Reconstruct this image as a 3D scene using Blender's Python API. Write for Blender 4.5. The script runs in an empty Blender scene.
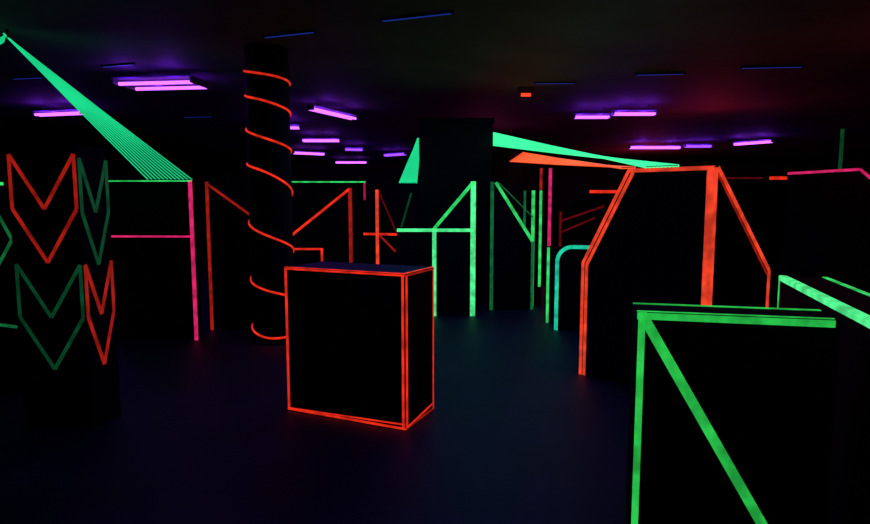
import bpy, math, random
from mathutils import Vector, Matrix
random.seed(4)
sc = bpy.context.scene
sc.view_settings.view_transform = 'Standard'
sc.view_settings.look = 'None'

def lin(c):
    return tuple(((x/255)/12.92 if x/255 <= .04045 else ((x/255+.055)/1.055)**2.4) for x in c)

# ------------------------------------------------------------ materials
def tape(name, rgb, strength=1.0, scale=9.0, lo=.55):
    m = bpy.data.materials.new(name); m.use_nodes = True
    nt = m.node_tree; b = nt.nodes['Principled BSDF']
    c = lin(rgb)
    tc = nt.nodes.new('ShaderNodeTexCoord')
    nz = nt.nodes.new('ShaderNodeTexNoise'); nz.inputs['Scale'].default_value = scale
    nz.inputs['Detail'].default_value = 3
    nt.links.new(tc.outputs['Object'], nz.inputs['Vector'])
    mr = nt.nodes.new('ShaderNodeMapRange')
    mr.inputs['From Min'].default_value = .35; mr.inputs['From Max'].default_value = .65
    mr.inputs['To Min'].default_value = strength*lo; mr.inputs['To Max'].default_value = strength*1.12
    nt.links.new(nz.outputs['Fac'], mr.inputs['Value'])
    b.inputs['Base Color'].default_value = (c[0]*.3, c[1]*.3, c[2]*.3, 1)
    b.inputs['Roughness'].default_value = .55
    b.inputs['Emission Color'].default_value = (*c, 1)
    nt.links.new(mr.outputs['Result'], b.inputs['Emission Strength'])
    return m

def matte(name, col, rough=.6, bump=0, bscale=40, var=0, spec=.3):
    m = bpy.data.materials.new(name); m.use_nodes = True
    nt = m.node_tree; b = nt.nodes['Principled BSDF']
    b.inputs['Base Color'].default_value = (*col, 1)
    b.inputs['Roughness'].default_value = rough
    b.inputs['Specular IOR Level'].default_value = spec
    tc = nt.nodes.new('ShaderNodeTexCoord')
    nz = nt.nodes.new('ShaderNodeTexNoise'); nz.inputs['Scale'].default_value = bscale
    nz.inputs['Detail'].default_value = 4
    nt.links.new(tc.outputs['Object'], nz.inputs['Vector'])
    if bump:
        bp = nt.nodes.new('ShaderNodeBump'); bp.inputs['Strength'].default_value = bump
        bp.inputs['Distance'].default_value = .01
        nt.links.new(nz.outputs['Fac'], bp.inputs['Height'])
        nt.links.new(bp.outputs['Normal'], b.inputs['Normal'])
    if var:
        n2 = nt.nodes.new('ShaderNodeTexNoise'); n2.inputs['Scale'].default_value = 1.3
        n2.inputs['Detail'].default_value = 5
        nt.links.new(tc.outputs['Object'], n2.inputs['Vector'])
        mx = nt.nodes.new('ShaderNodeMix'); mx.data_type = 'RGBA'
        mx.inputs['A'].default_value = (*[x*(1-var) for x in col], 1)
        mx.inputs['B'].default_value = (*[x*(1+var) for x in col], 1)
        nt.links.new(n2.outputs['Fac'], mx.inputs['Factor'])
        nt.links.new(mx.outputs['Result'], b.inputs['Base Color'])
    return m

BLACK = matte('black_painted_plywood', (.008, .007, .011), .75, .15, 60, spec=.12)
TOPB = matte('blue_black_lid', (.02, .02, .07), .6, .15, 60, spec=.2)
RED = tape('fluorescent_red_tape', (246, 48, 28), .95)
ORANGE = tape('fluorescent_orange_tape', (250, 70, 42), .95)
DIMRED = tape('fluorescent_red_tape_dim', (196, 36, 24), .62)  # dim variants: darker colour and lower strength
DARKRED = tape('fluorescent_red_tape_dark', (120, 14, 20), .6)
GREEN = tape('fluorescent_green_tape', (52, 226, 108), .95)
GREENB = tape('fluorescent_green_tape_bright', (84, 250, 146), 1.05)
GREENF = tape('fluorescent_green_tape_grassy', (44, 205, 80), .88)
DIMG = tape('fluorescent_green_tape_dim', (24, 130, 72), .55)  # darker green at lower strength
DARKG = tape('fluorescent_green_tape_dark', (12, 84, 48), .6)
TEAL = tape('fluorescent_teal_tape', (36, 225, 178), .85)
PINK = tape('fluorescent_pink_tape', (232, 40, 112), .9)
DPINK = tape('fluorescent_pink_tape_dim', (205, 30, 90), .6)  # slightly darker pink at lower strength
STRG = tape('fluorescent_green_string', (30, 225, 145), .9, 1, .8)
STRGB = tape('fluorescent_green_string_bright', (60, 248, 155), 1.1, 1, .9)
STRO = tape('fluorescent_orange_string', (255, 92, 50), 1.05, 1, .9)

# ------------------------------------------------------------ mesh builder
class B:
    def __init__(s): s.v=[]; s.f=[]; s.m=[]; s.mats=[]
    def mi(s, m):
        if m not in s.mats: s.mats.append(m)
        return s.mats.index(m)
    def prism(s, poly, ext, mat):
        i=len(s.v); n=len(poly); k=s.mi(mat)
        s.v += [Vector(p) for p in poly]+[Vector(p)+Vector(ext) for p in poly]
        s.f.append(tuple(i+j for j in range(n))); s.m.append(k)
        s.f.append(tuple(i+n+j for j in reversed(range(n)))); s.m.append(k)
        for j in range(n):
            s.f.append((i+j, i+n+j, i+n+(j+1)%n, i+(j+1)%n)); s.m.append(k)
    def strip(s, p0, p1, n, w, mat, th=.004):
        p0=Vector(p0); p1=Vector(p1); n=Vector(n).normalized()
        d=(p1-p0).normalized(); u=d.cross(n).normalized()*w/2
        s.prism([p0-u, p0+u, p1+u, p1-u], n*th, mat)
    def tube(s, pts, r, mat, seg=6):
        k=s.mi(mat); base=len(s.v); pts=[Vector(p) for p in pts]
        for i,p in enumerate(pts):
            d=(pts[min(i+1,len(pts)-1)]-pts[max(i-1,0)]).normalized()
            a=Vector((0,0,1)) if abs(d.z)<.9 else Vector((1,0,0))
            u=d.cross(a).normalized(); w=d.cross(u)
            for j in range(seg):
                t=2*math.pi*j/seg
                s.v.append(p+u*math.cos(t)*r+w*math.sin(t)*r)
        for i in range(len(pts)-1):
            for j in range(seg):
                a=base+i*seg; b=a+seg
                s.f.append((a+j, a+(j+1)%seg, b+(j+1)%seg, b+j)); s.m.append(k)
        s.f.append(tuple(base+j for j in reversed(range(seg)))); s.m.append(k)
        e=base+(len(pts)-1)*seg
        s.f.append(tuple(e+j for j in range(seg))); s.m.append(k)
    def box(s, lo, hi, mat):
        x0,y0,z0=lo; x1,y1,z1=hi
        s.prism([(x0,y0,z0),(x1,y0,z0),(x1,y1,z0),(x0,y1,z0)], (0,0,z1-z0), mat)
    def done(s, name, smooth=False):
        xs=[v.x for v in s.v]; ys=[v.y for v in s.v]; zs=[v.z for v in s.v]
        o=Vector(((min(xs)+max(xs))/2,(min(ys)+max(ys))/2,min(zs)))
        me=bpy.data.meshes.new(name)
        me.from_pydata([tuple(v-o) for v in s.v],[],s.f)
        for m in s.mats: me.materials.append(m)
        me.polygons.foreach_set('material_index', s.m)
        if smooth: me.polygons.foreach_set('use_smooth',[True]*len(me.polygons))
        me.update()
        ob=bpy.data.objects.new(name, me); ob.location=o
        bpy.context.collection.objects.link(ob)
        import bmesh
        bm=bmesh.new(); bm.from_mesh(me); bmesh.ops.recalc_face_normals(bm, faces=bm.faces); bm.to_mesh(me); bm.free()
        return ob

class Slab(B):
    """plywood slab standing on ground line A->B, with taped lines on its faces"""
    def __init__(s, A, Bp, profile, thick, mat=BLACK):
        super().__init__()
        s.A=Vector((A[0],A[1],0)); s.Bp=Vector((Bp[0],Bp[1],0))
        s.d=(s.Bp-s.A).normalized(); s.L=(s.Bp-s.A).length
        s.n=Vector((s.d.y,-s.d.x,0)); s.t=thick
        if isinstance(profile,(int,float)): profile=[(0,0),(s.L,0),(s.L,profile),(0,profile)]
        s.prism([s.A+s.d*a+Vector((0,0,z)) for a,z in profile], -s.n*thick, mat)
    def pt(s, face, a, z, h=0):
        if face=='F': return s.A+s.d*a+Vector((0,0,z))
        if face=='R': return s.Bp-s.n*a+Vector((0,0,z))
        if face=='L': return s.A-s.n*a+Vector((0,0,z))
        if face=='T': return s.A+s.d*a-s.n*z+Vector((0,0,h))
    def nrm(s, face):
        return {'F':s.n,'R':s.d,'L':-s.d,'T':Vector((0,0,1))}[face]
    def tp(s, face, pts, w, mat, h=0):
        for (a,b),(c,e) in zip(pts[:-1],pts[1:]):
            s.strip(s.pt(face,a,b,h), s.pt(face,c,e,h), s.nrm(face), w, mat)

# ------------------------------------------------------------ room shell
CZ=3.25
floorm = matte('dark_carpet', (.013,.017,.048), .55, .25, 45, .8, .22)
ceilm = matte('dark_ceiling_tile', (.10,.085,.10), .75, .4, 50, .6)
wallm = matte('dark_painted_wall', (.05,.035,.055), .8, .2, 30, .3)
b=B(); b.box((-17,-2.5,-.1),(17,28,0),floorm); b.done('floor')
b=B(); b.box((-17,-2.5,CZ),(17,28,CZ+.1),ceilm); b.done('ceiling')
b=B(); b.box((-17,28,0),(17,28.1,CZ),wallm); b.done('wall_back')
b=B(); b.box((-17.1,-2.5,0),(-17,28,CZ),wallm); b.done('wall_left')
b=B(); b.box((17,-2.5,0),(17.1,28,CZ),wallm); b.done('wall_right')
b=B(); b.box((-17,-2.6,0),(17,-2.5,CZ),wallm); b.done('wall_front')

# ------------------------------------------------------------ central low red box
D=.47
s=Slab((-1.125,4.454),(-.205,4.034),1.10,D); L=s.L; w=.02
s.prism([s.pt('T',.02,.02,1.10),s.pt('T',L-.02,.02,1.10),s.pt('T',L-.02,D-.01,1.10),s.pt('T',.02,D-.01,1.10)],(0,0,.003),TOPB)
s.tp('F',[(.012,.02),(.012,1.09)],w,RED)
s.tp('F',[(0,1.090),(L,1.090)],w*.6,RED)
s.tp('F',[(L-.016,0.01),(L-.016,1.09)],w*.9,RED)
s.tp('F',[(0,.014),(L,.014)],w*.8,RED); s.tp('F',[(0,.02),(L,.045)],w*.5,RED)
s.tp('R',[(.022,.01),(.022,1.09)],w*1.2,RED); s.tp('R',[(0,1.088),(D,1.088)],w*.6,DIMRED)
s.tp('R',[(D-.012,.01),(D-.012,1.09)],w*.7,RED)
s.tp('R',[(0,.014),(D,.014)],w*.7,DIMRED); s.tp('R',[(0,.014),(D,.06)],w*.7,RED)
s.tp('T',[(0,.01),(L,.01)],w,RED,1.10); s.tp('T',[(L-.01,0),(L-.01,D)],w*.9,ORANGE,1.10)
s.done('taped_crate_barricade')

# ------------------------------------------------------------ large trapezoid barricade (right)
A=(1.331,5.41); C=(2.15,4.67)
s=Slab(A,C,[(0,0),(1.104,0),(1.104,1.86),(.41,1.86),(0,1.04)],.12)
w=.028
s.tp('F',[(.013,0),(.013,1.035),(.42,1.85)],w,ORANGE)
s.tp('F',[(.050,0),(.050,1.02),(.455,1.83)],w,ORANGE)
s.tp('F',[(.41,1.845),(1.104,1.845)],.028,ORANGE)
s.tp('F',[(1.078,0),(1.078,1.86)],.050,ORANGE)
C2=(2.88,5.12)
e=Vector((C2[0]-C[0],C2[1]-C[1],0)); eL=e.length; e.normalize(); en=Vector((e.y,-e.x,0))
Cv=Vector((C[0],C[1],0))
s.prism([Cv,Cv+e*eL,Cv+e*eL+Vector((0,0,1.0)),Cv+e*.06+Vector((0,0,1.86)),Cv+Vector((0,0,1.86))],-en*.12,BLACK)
def W(a,z): return Cv+e*a+Vector((0,0,z))
s.strip(W(.024,0),W(.024,1.85),en,.048,ORANGE)
s.strip(W(.05,1.85),W(eL-.02,1.0),en,.036,ORANGE)
s.strip(W(.05,1.80),W(eL-.05,.97),en,.018,DIMRED)
s.strip(W(eL-.02,1.0),W(eL-.02,0),en,.04,ORANGE)
s.tp('T',[(.41,.02),(1.104,.02)],.03,ORANGE,1.86)
bk=Cv+e*eL; ak=Vector((A[0],A[1],0))+e*eL
s.prism([bk,ak,ak+Vector((0,0,1.0)),bk+Vector((0,0,1.0))],en*-.05,BLACK)
s.done('trapezoid_barricade')

# ------------------------------------------------------------ near green L-shaped low wall
s=Slab((.91,2.66),(1.70,2.475),1.10,.24); L=s.L
s.tp('F',[(.02,0),(.02,1.10)],.030,GREENF)
s.tp('F',[(0,1.082),(L-.02,1.082)],.030,GREENF)
s.tp('F',[(.02,1.09),(.655,.0)],.044,GREENF)
s.tp('T',[(0,.22),(L,.22)],.022,GREENF,1.10)
s.tp('T',[(0,0.012),(L-.02,.012)],.012,GREENF,1.10)
P0=Vector((1.72,2.20,0)); P1=Vector((2.28,3.94,0)); q=(P1-P0); qL=q.length; q.normalize(); qn=Vector((q.y,-q.x,0))
s.prism([P0,P1,P1+Vector((0,0,1.10)),P0+Vector((0,0,1.10))],qn*.28,BLACK)
z=Vector((0,0,1.10))
s.strip(P0+z+qn*.02,P1+z+qn*.02,(0,0,1),.044,GREENB)
s.strip(P0+z-Vector((0,0,.014)),P1+z-Vector((0,0,.014)),-qn,.026,GREENB)
s.strip(P0+z+qn*.26,P1+z+qn*.26,(0,0,1),.03,GREEN)
s.strip(P1-q*.012,P1+z-q*.012,-qn,.02,GREEN)
s.done('taped_corner_wall')

# ------------------------------------------------------------ chevron pillars
def chevron(b, P, w, z0, mat, tw=.024, h=.365):
    f,n=P
    pts=[(0.02,z0),(w*.5,z0-h),(w-.02,z0),(w-.02,z0-h),(w*.5,z0-2*h),(.02,z0-h),(.02,z0)]
    for (a,c),(e_,g) in zip(pts[:-1],pts[1:]): b.strip(f(a,c),f(e_,g),n,tw,mat)
s=Slab((-2.895,4.10),(-2.39,4.05),1.97,.32)
for z0,m in [(1.905,DIMRED),(1.16,DARKG)]: chevron(s,(lambda a,z:s.pt('F',a,z),s.n),s.L,z0,m)
for z0,m in [(1.88,DARKG),(1.16,DIMRED)]: chevron(s,(lambda a,z:s.pt('R',a,z),s.d),.32,z0,m,.03)
s.done('chevron_pillar')
s=Slab((-4.05,4.9),(-3.42,4.86),1.95,.34); L=s.L
s.tp('F',[(.1,1.73),(L-.05,1.73)],.025,GREEN)
s.tp('F',[(L-.33,1.9),(L-.01,1.28),(L-.28,.86)],.026,DIMG)
s.tp('F',[(.1,1.5),(L-.18,1.28),(.1,1.0)],.02,DARKG)
s.tp('F',[(.05,.62),(L-.02,.56)],.025,DIMG)
s.tp('R',[(.02,0.5),(.02,1.2)],.02,DARKG)
s.done('chevron_pillar')

# ------------------------------------------------------------ left barrier with pink line
s=Slab((-3.72,6.80),(-2.715,6.76),1.82,.10); L=s.L
s.tp('F',[(L-.022,0),(L-.022,1.82)],.045,PINK)
s.tp('F',[(0,1.19),(L,1.19)],.022,PINK)
s.tp('F',[(0,1.812),(L,1.812)],.014,GREEN)
s.done('taped_wall_panel')
s=Slab((-2.78,7.3),(-2.2,7.25),[(0,0),(.58,0),(.58,1.42),(.03,1.83),(0,1.83)],.10)
s.tp('F',[(.025,0),(.025,1.82)],.04,DIMRED); s.tp('F',[(.02,1.80),(.57,1.41)],.03,DIMRED)
s.done('sloped_wall_panel')

# ------------------------------------------------------------ spiral column
cx,cy,r=-1.845,6.77,.235
b=B(); N=40
b.prism([(cx+r*math.cos(2*math.pi*i/N),cy+r*math.sin(2*math.pi*i/N),0) for i in range(N)],(0,0,CZ),BLACK)
b.prism([(cx+(r+.02)*math.cos(2*math.pi*i/N),cy+(r+.02)*math.sin(2*math.pi*i/N),0) for i in range(N)],(0,0,.05),BLACK)
zs=[3.25,2.95,2.68,2.27,1.90,1.20,.60,.08,.0]
pts=[]
for k in range(len(zs)-1):
    for i in range(48):
        u=k+i/48
        z_=zs[k]+(zs[k+1]-zs[k])*(i/48)
        a=-math.pi/2+2*math.pi*(u)
        if u<.6 or u>7.3: continue
        pts.append((cx+(r+.004)*math.cos(a),cy+(r+.004)*math.sin(a),z_+.02*math.sin(u*5.3)))
for _ in range(10):
    pts=[pts[0]]+[(p[0],p[1],(a_[2]+p[2]*2+c_[2])/4) for a_,p,c_ in zip(pts[:-2],pts[1:-1],pts[2:])]+[pts[-1]]
b.tube(pts,.012,RED,8)
b.done('spiral_taped_column')

# ------------------------------------------------------------ mid-left red group
s=Slab((-2.15,8.5),(-1.18,8.5),[(0,0),(.97,0),(.97,1.77),(.90,1.77),(0,1.03)],.10)
s.tp('F',[(0,1.01),(.94,1.75)],.035,RED); s.tp('F',[(.95,0),(.95,1.77)],.04,DIMRED)
s.tp('R',[(.03,0),(.03,1.77)],.03,DIMRED); s.done('sloped_wall_panel')
s=Slab((-1.95,7.85),(-1.47,7.85),.975,.35)
s.tp('F',[(0,.96),(.48,.96)],.025,RED); s.tp('F',[(.465,0),(.465,.97)],.03,RED)
s.done('low_barricade')
s=Slab((-1.06,8.9),(-.55,8.75),[(0,0),(.53,0),(.53,1.12),(.26,1.75),(.20,1.75),(0,1.12)],.10)
s.tp('F',[(.22,0),(.22,1.75)],.05,ORANGE); s.tp('F',[(0,1.10),(.53,1.10)],.035,RED)
s.tp('F',[(.24,1.74),(.52,1.13)],.02,DARKRED)
s.tp('F',[(.25,1.09),(.50,.85)],.03,DIMRED)
s.done('pointed_wall_panel')
s=Slab((-2.3,9.6),(-1.1,9.6),1.90,.10)
s.tp('F',[(0,1.885),(1.2,1.885)],.022,GREEN); s.tp('F',[(1.18,1.6),(1.18,1.88)],.03,DPINK)
s.done('taped_wall_panel')

# ------------------------------------------------------------ centre green group
s=Slab((-.52,8.2),(.55,8.2),[(0,0),(1.07,0),(1.07,1.86),(1.03,1.86),(.50,1.21),(0,1.21)],.10)
s.tp('F',[(0,1.19),(1.05,1.19)],.045,GREENB)
s.tp('F',[(.51,0),(.51,1.20)],.055,GREENB)
s.tp('F',[(1.04,0),(1.04,1.85)],.07,GREENB)
s.tp('F',[(.50,1.20),(1.04,1.84)],.045,GREEN)
s.done('sloped_wall_panel')
s=Slab((-.55,8.9),(-.27,8.9),1.845,.1)
s.tp('F',[(0.05,1.2),(.20,1.7)],.03,DARKG); s.done('taped_wall_panel')
s=Slab((.79,8.65),(1.44,8.70),[(0,0),(.65,0),(.65,1.0),(.12,1.87),(0,1.87)],.10)
s.tp('F',[(.03,0),(.03,1.86)],.05,DIMG); s.tp('F',[(.08,1.85),(.63,1.0)],.045,GREEN)
s.tp('F',[(.12,1.85),(.63,1.35)],.015,DIMG)
s.tp('F',[(.63,0),(.63,1.0)],.04,DIMG)
s.done('sloped_wall_panel')
s=Slab((1.30,9.0),(1.60,8.95),1.75,.25)
s.tp('F',[(.04,0.9),(.04,1.74)],.035,DIMG); s.tp('F',[(.165,0),(.165,1.74)],.05,GREEN); s.tp('F',[(.275,.3),(.275,1.74)],.04,GREEN)
s.done('taped_post')
s=Slab((-.23,9.15),(.86,9.15),2.80,.9)
s.prism([s.A+Vector((-.03,-.03,2.74)),s.Bp+Vector((.03,-.03,2.74)),s.Bp+Vector((.03,.9,2.74)),s.A+Vector((-.03,.9,2.74))],(0,0,.08),BLACK)
s.done('lookout_tower')

r_=.2; H=1.055; L=.75
prof=[(0,0),(L,0),(L,H)]+[(r_-r_*math.sin(t*math.pi/12),H-r_+r_*math.cos(t*math.pi/12)) for t in range(0,7)]
s=Slab((1.475,7.30),(2.2,7.05),prof,.16)
ins=.02
arc=[(L,H-ins)]+[(r_-(r_-ins)*math.sin(t*math.pi/12),H-r_+(r_-ins)*math.cos(t*math.pi/12)) for t in range(0,7)]+[(ins,0)]
s.tp('F',arc,.045,TEAL)
s.done('rounded_low_wall')
s=Slab((1.44,7.75),(1.62,7.70),1.0,.1); s.tp('F',[(.03,0),(.03,.99)],.035,GREEN); s.done('low_barricade')

s=Slab((1.95,11.3),(2.30,11.25),2.2,.25)
s.tp('F',[(.03,0),(.03,2.19)],.05,DIMRED); s.tp('F',[(.20,0),(.20,2.19)],.06,PINK); s.done('taped_post')
s=Slab((2.1,10.2),(3.2,10.1),[(0,0),(1.1,0),(1.1,1.76),(.5,1.76),(0,1.4)],.1)
s.tp('F',[(.03,0),(.03,1.4)],.04,DARKRED); s.tp('F',[(.5,1.74),(1.1,1.74)],.05,RED); s.tp('F',[(.05,1.25),(.75,1.5)],.035,DARKRED)
s.tp('F',[(.03,1.05),(.6,1.3)],.03,DARKRED)
s.done('sloped_wall_panel')
s=Slab((4.16,7.15),(4.80,6.72),[(0,0),(1.0,0),(1.0,1.72),(.77,1.96),(0,1.93)],.1)
s.tp('F',[(0,1.91),(.70,1.94),(.92,1.72)],.03,PINK); s.tp('F',[(.92,0),(.92,1.7)],.03,DPINK); s.done('sloped_wall_panel')
s=Slab((3.9,8.6),(5.2,8.6),1.93,.1)
s.tp('F',[(.85,1.91),(1.15,1.91)],.045,RED);s.tp('F',[(0,1.91),(.75,1.91)],.02,DARKRED); s.done('taped_wall_panel')
b=B(); b.box((4.80,7.25,0),(4.88,7.33,2.45),BLACK); b.strip((4.84,7.25,1.9),(4.84,7.25,2.44),(0,-1,0),.045,DARKG); b.done('taped_post')

# ------------------------------------------------------------ string fans
def fan(name, a0,a1,b0,b1,n,rad,mat,anchor=None):
    b=B(); a0,a1,b0,b1=map(Vector,(a0,a1,b0,b1))
    for i in range(n):
        t=i/(n-1); p=a0.lerp(a1,t); q_=b0.lerp(b1,t)
        b.tube([p,p.lerp(q_,.5)-Vector((0,0,.006)),q_],rad,mat,6)
    b.strip(b0,b1,(0,0,1),.02,BLACK,.006)
    if anchor:
        b.tube([anchor,Vector(a0).lerp(a1,.5)],.012,BLACK,8)
    b.done(name)
fan('string_fan',(-4.19,6.02,3.21),(-4.11,6.04,3.13),(-3.22,6.80,1.825),(-2.72,6.78,1.825),12,.0072,STRG,(-4.16,6.03,CZ))
fan('string_fan',(-4.17,6.02,3.19),(-4.19,6.02,3.13),(-5.6,5.3,2.0),(-5.3,5.2,2.0),10,.007,STRG)
fan('string_fan',(.88,9.15,2.60),(.88,9.15,2.42),(1.75,5.02,1.872),(1.94,4.84,1.872),9,.012,STRGB)
fan('string_fan',(-.25,9.13,2.52),(-.25,9.13,2.22),(-.52,8.95,1.85),(-.28,8.95,1.85),8,.017,STRG)
b=B(); b.box((1.12,9.3,0),(1.36,9.4,2.34),BLACK); b.done('support_post')
fan('string_fan',(1.34,9.29,2.32),(1.15,9.29,2.19),(1.60,5.19,1.872),(1.68,5.10,1.872),8,.010,STRO)
s=Slab((-5.75,5.35),(-5.15,5.15),1.99,.1); s.tp('F',[(0,1.97),(.6,1.97)],.03,GREEN); s.done('taped_wall_panel')

# ------------------------------------------------------------ UV lamps
def em(name,c,st):
    m=bpy.data.materials.new(name); m.use_nodes=True; bb=m.node_tree.nodes['Principled BSDF']
    bb.inputs['Base Color'].default_value=(.1,.05,.2,1)
    bb.inputs['Emission Color'].default_value=(*c,1); bb.inputs['Emission Strength'].default_value=st
    return m
TUBE=em('uv_tube_glass',(.58,.11,1.0),2.5)
TUBE2=em('uv_tube_glass_violet',(.24,.05,.95),2.0)
PAN=matte('lamp_reflector',(.16,.08,.35),.5)
HOUS=matte('lamp_housing',(.05,.05,.07),.5)
def point(name,loc,col,p,r=.3):
    l=bpy.data.lights.new(name,'POINT'); l.shadow_soft_size=r; l.color=col; l.energy=p
    o=bpy.data.objects.new(name,l); o.location=loc; bpy.context.collection.objects.link(o)
def lamp(x,y,L,ang,wide=.14,tube=TUBE,n=2,tr=.022,pw=2.6):
    b=B(); c=math.cos(ang); sn=math.sin(ang)
    def T(a,b_,z): return Vector((x+a*c-b_*sn,y+a*sn+b_*c,z))
    z0=3.08
    b.prism([T(-L/2-.04,-wide/2,z0+.05),T(L/2+.04,-wide/2,z0+.05),T(L/2+.04,wide/2,z0+.05),T(-L/2-.04,wide/2,z0+.05)],(0,0,.012),PAN)
    for e_ in (-1,1):
        b.prism([T(e_*(L/2+.01),-wide/2,z0-.02),T(e_*(L/2+.03),-wide/2,z0-.02),T(e_*(L/2+.03),wide/2,z0-.02),T(e_*(L/2+.01),wide/2,z0-.02)],(0,0,.08),HOUS)
        b.tube([T(e_*L*.35,0,z0+.06),T(e_*L*.35,0,CZ)],.008,HOUS)
    for i in range(n):
        o=((i+.5)/n-.5)*wide*1.3
        o=max(-wide/2+.02,min(wide/2-.02,o))
        b.tube([T(-L/2,o,z0),T(L/2,o,z0)],tr,tube,8)
    b.done('uv_tube_lamp')
    for e_ in (-1,1):
        for sd in (-1,1):
            point('uv_lamp_light',tuple(T(e_*L*.30,sd*(wide/2+.10),z0+.0)),(.22,.02,1),pw*.55*(1 if sd<0 else .6),.04)
lamp(-3.53,8.0,1.0,-.12,.55,pw=4.5)
lamp(-6.5,10.6,.95,-.25,pw=4.5)
lamp(-1.76,10.6,1.3,1.15,.14)
lamp(-3.1,12.6,.6,0)
lamp(-2.86,15.3,.9,0,tr=.03)
lamp(-4.04,19.5,1.0,.6,tr=.035)
lamp(-3.33,24.1,1.2,0,tr=.035)
lamp(-1.31,20.,.9,-.7,tube=TUBE2,tr=.035)
lamp(2.82,11.,.6,0,pw=3)
lamp(3.45,10.6,.7,0,pw=4)
lamp(6.25,17.3,1.4,0,pw=7,tr=.035)
lamp(7.3,16.9,.7,0,tube=TUBE2,tr=.03,pw=4)
lamp(8.3,15.9,.95,-.95,tr=.03,pw=6)
lamp(-2.4,18.,.5,.2,tube=TUBE2,tr=.03)

GLINT=em('blue_edge_reflection',(.01,.04,.42),.5)  # emissive strips stand in for blue reflections on ceiling edges
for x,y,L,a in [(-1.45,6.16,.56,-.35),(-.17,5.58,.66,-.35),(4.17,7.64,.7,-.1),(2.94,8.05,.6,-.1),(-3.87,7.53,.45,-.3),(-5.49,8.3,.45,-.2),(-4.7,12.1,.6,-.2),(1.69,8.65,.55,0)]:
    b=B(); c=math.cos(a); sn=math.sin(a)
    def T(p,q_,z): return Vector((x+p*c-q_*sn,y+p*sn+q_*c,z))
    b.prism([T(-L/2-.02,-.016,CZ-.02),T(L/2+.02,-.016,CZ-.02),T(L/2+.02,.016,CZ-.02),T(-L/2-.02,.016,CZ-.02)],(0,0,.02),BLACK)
    b.prism([T(-L/2,-.011,CZ-.024),T(L/2,-.011,CZ-.024),T(L/2,.011,CZ-.024),T(-L/2,.011,CZ-.024)],(0,0,.005),GLINT)
    b.done('ceiling_edge_glint')
b=B(); REDL=em('red_lens',(1,.06,.02),1.2)
b.box((1.22,9.0,3.12),(1.44,9.1,CZ),HOUS)
b.tube([(1.26,8.985,3.13),(1.40,8.985,3.13)],.025,REDL,10); b.done('red_warning_lamp')

# ------------------------------------------------------------ lights
def area(name,loc,size,col,p,rot=(0,0,0)):
    l=bpy.data.lights.new(name,'AREA'); l.size=size; l.color=col; l.energy=p
    o=bpy.data.objects.new(name,l); o.location=loc; o.rotation_euler=rot; bpy.context.collection.objects.link(o)
area('blue_floor_fill',(0,3.2,3.15),2.5,(.08,.10,1),9)  # added fill with no fixture, tints the floor blue
area('blue_floor_fill',(.6,6.8,3.15),1.2,(.12,.24,1),16)  # added fill, brightens the blue patch of mid floor
point('red_ceiling_fill',(5.0,11,2.5),(1,.03,.10),14)  # added point lights, no fixtures, for the red glow on the ceiling
point('red_ceiling_fill',(7.,20,2.4),(1,.03,.12),36)
point('red_ceiling_fill',(1.2,13.5,2.4),(.9,.06,.35),7)  # added to brighten the ceiling behind the tower
point('red_ceiling_fill',(4.6,6.2,2.3),(1,.04,.05),3)
point('green_string_fill',(-.3,7.2,2.3),(.1,1,.3),.3)  # added light standing in for green spill from the strings
w=bpy.data.worlds.new('world'); sc.world=w; w.use_nodes=True
w.node_tree.nodes['Background'].inputs[0].default_value=(.002,.002,.006,1)

cam=bpy.data.cameras.new('camera'); cam.sensor_width=36; cam.lens=36*600/870
co=bpy.data.objects.new('camera',cam); co.location=(0,0,1.6); co.rotation_euler=(math.radians(90-5.9),0,0)
bpy.context.collection.objects.link(co); sc.camera=co
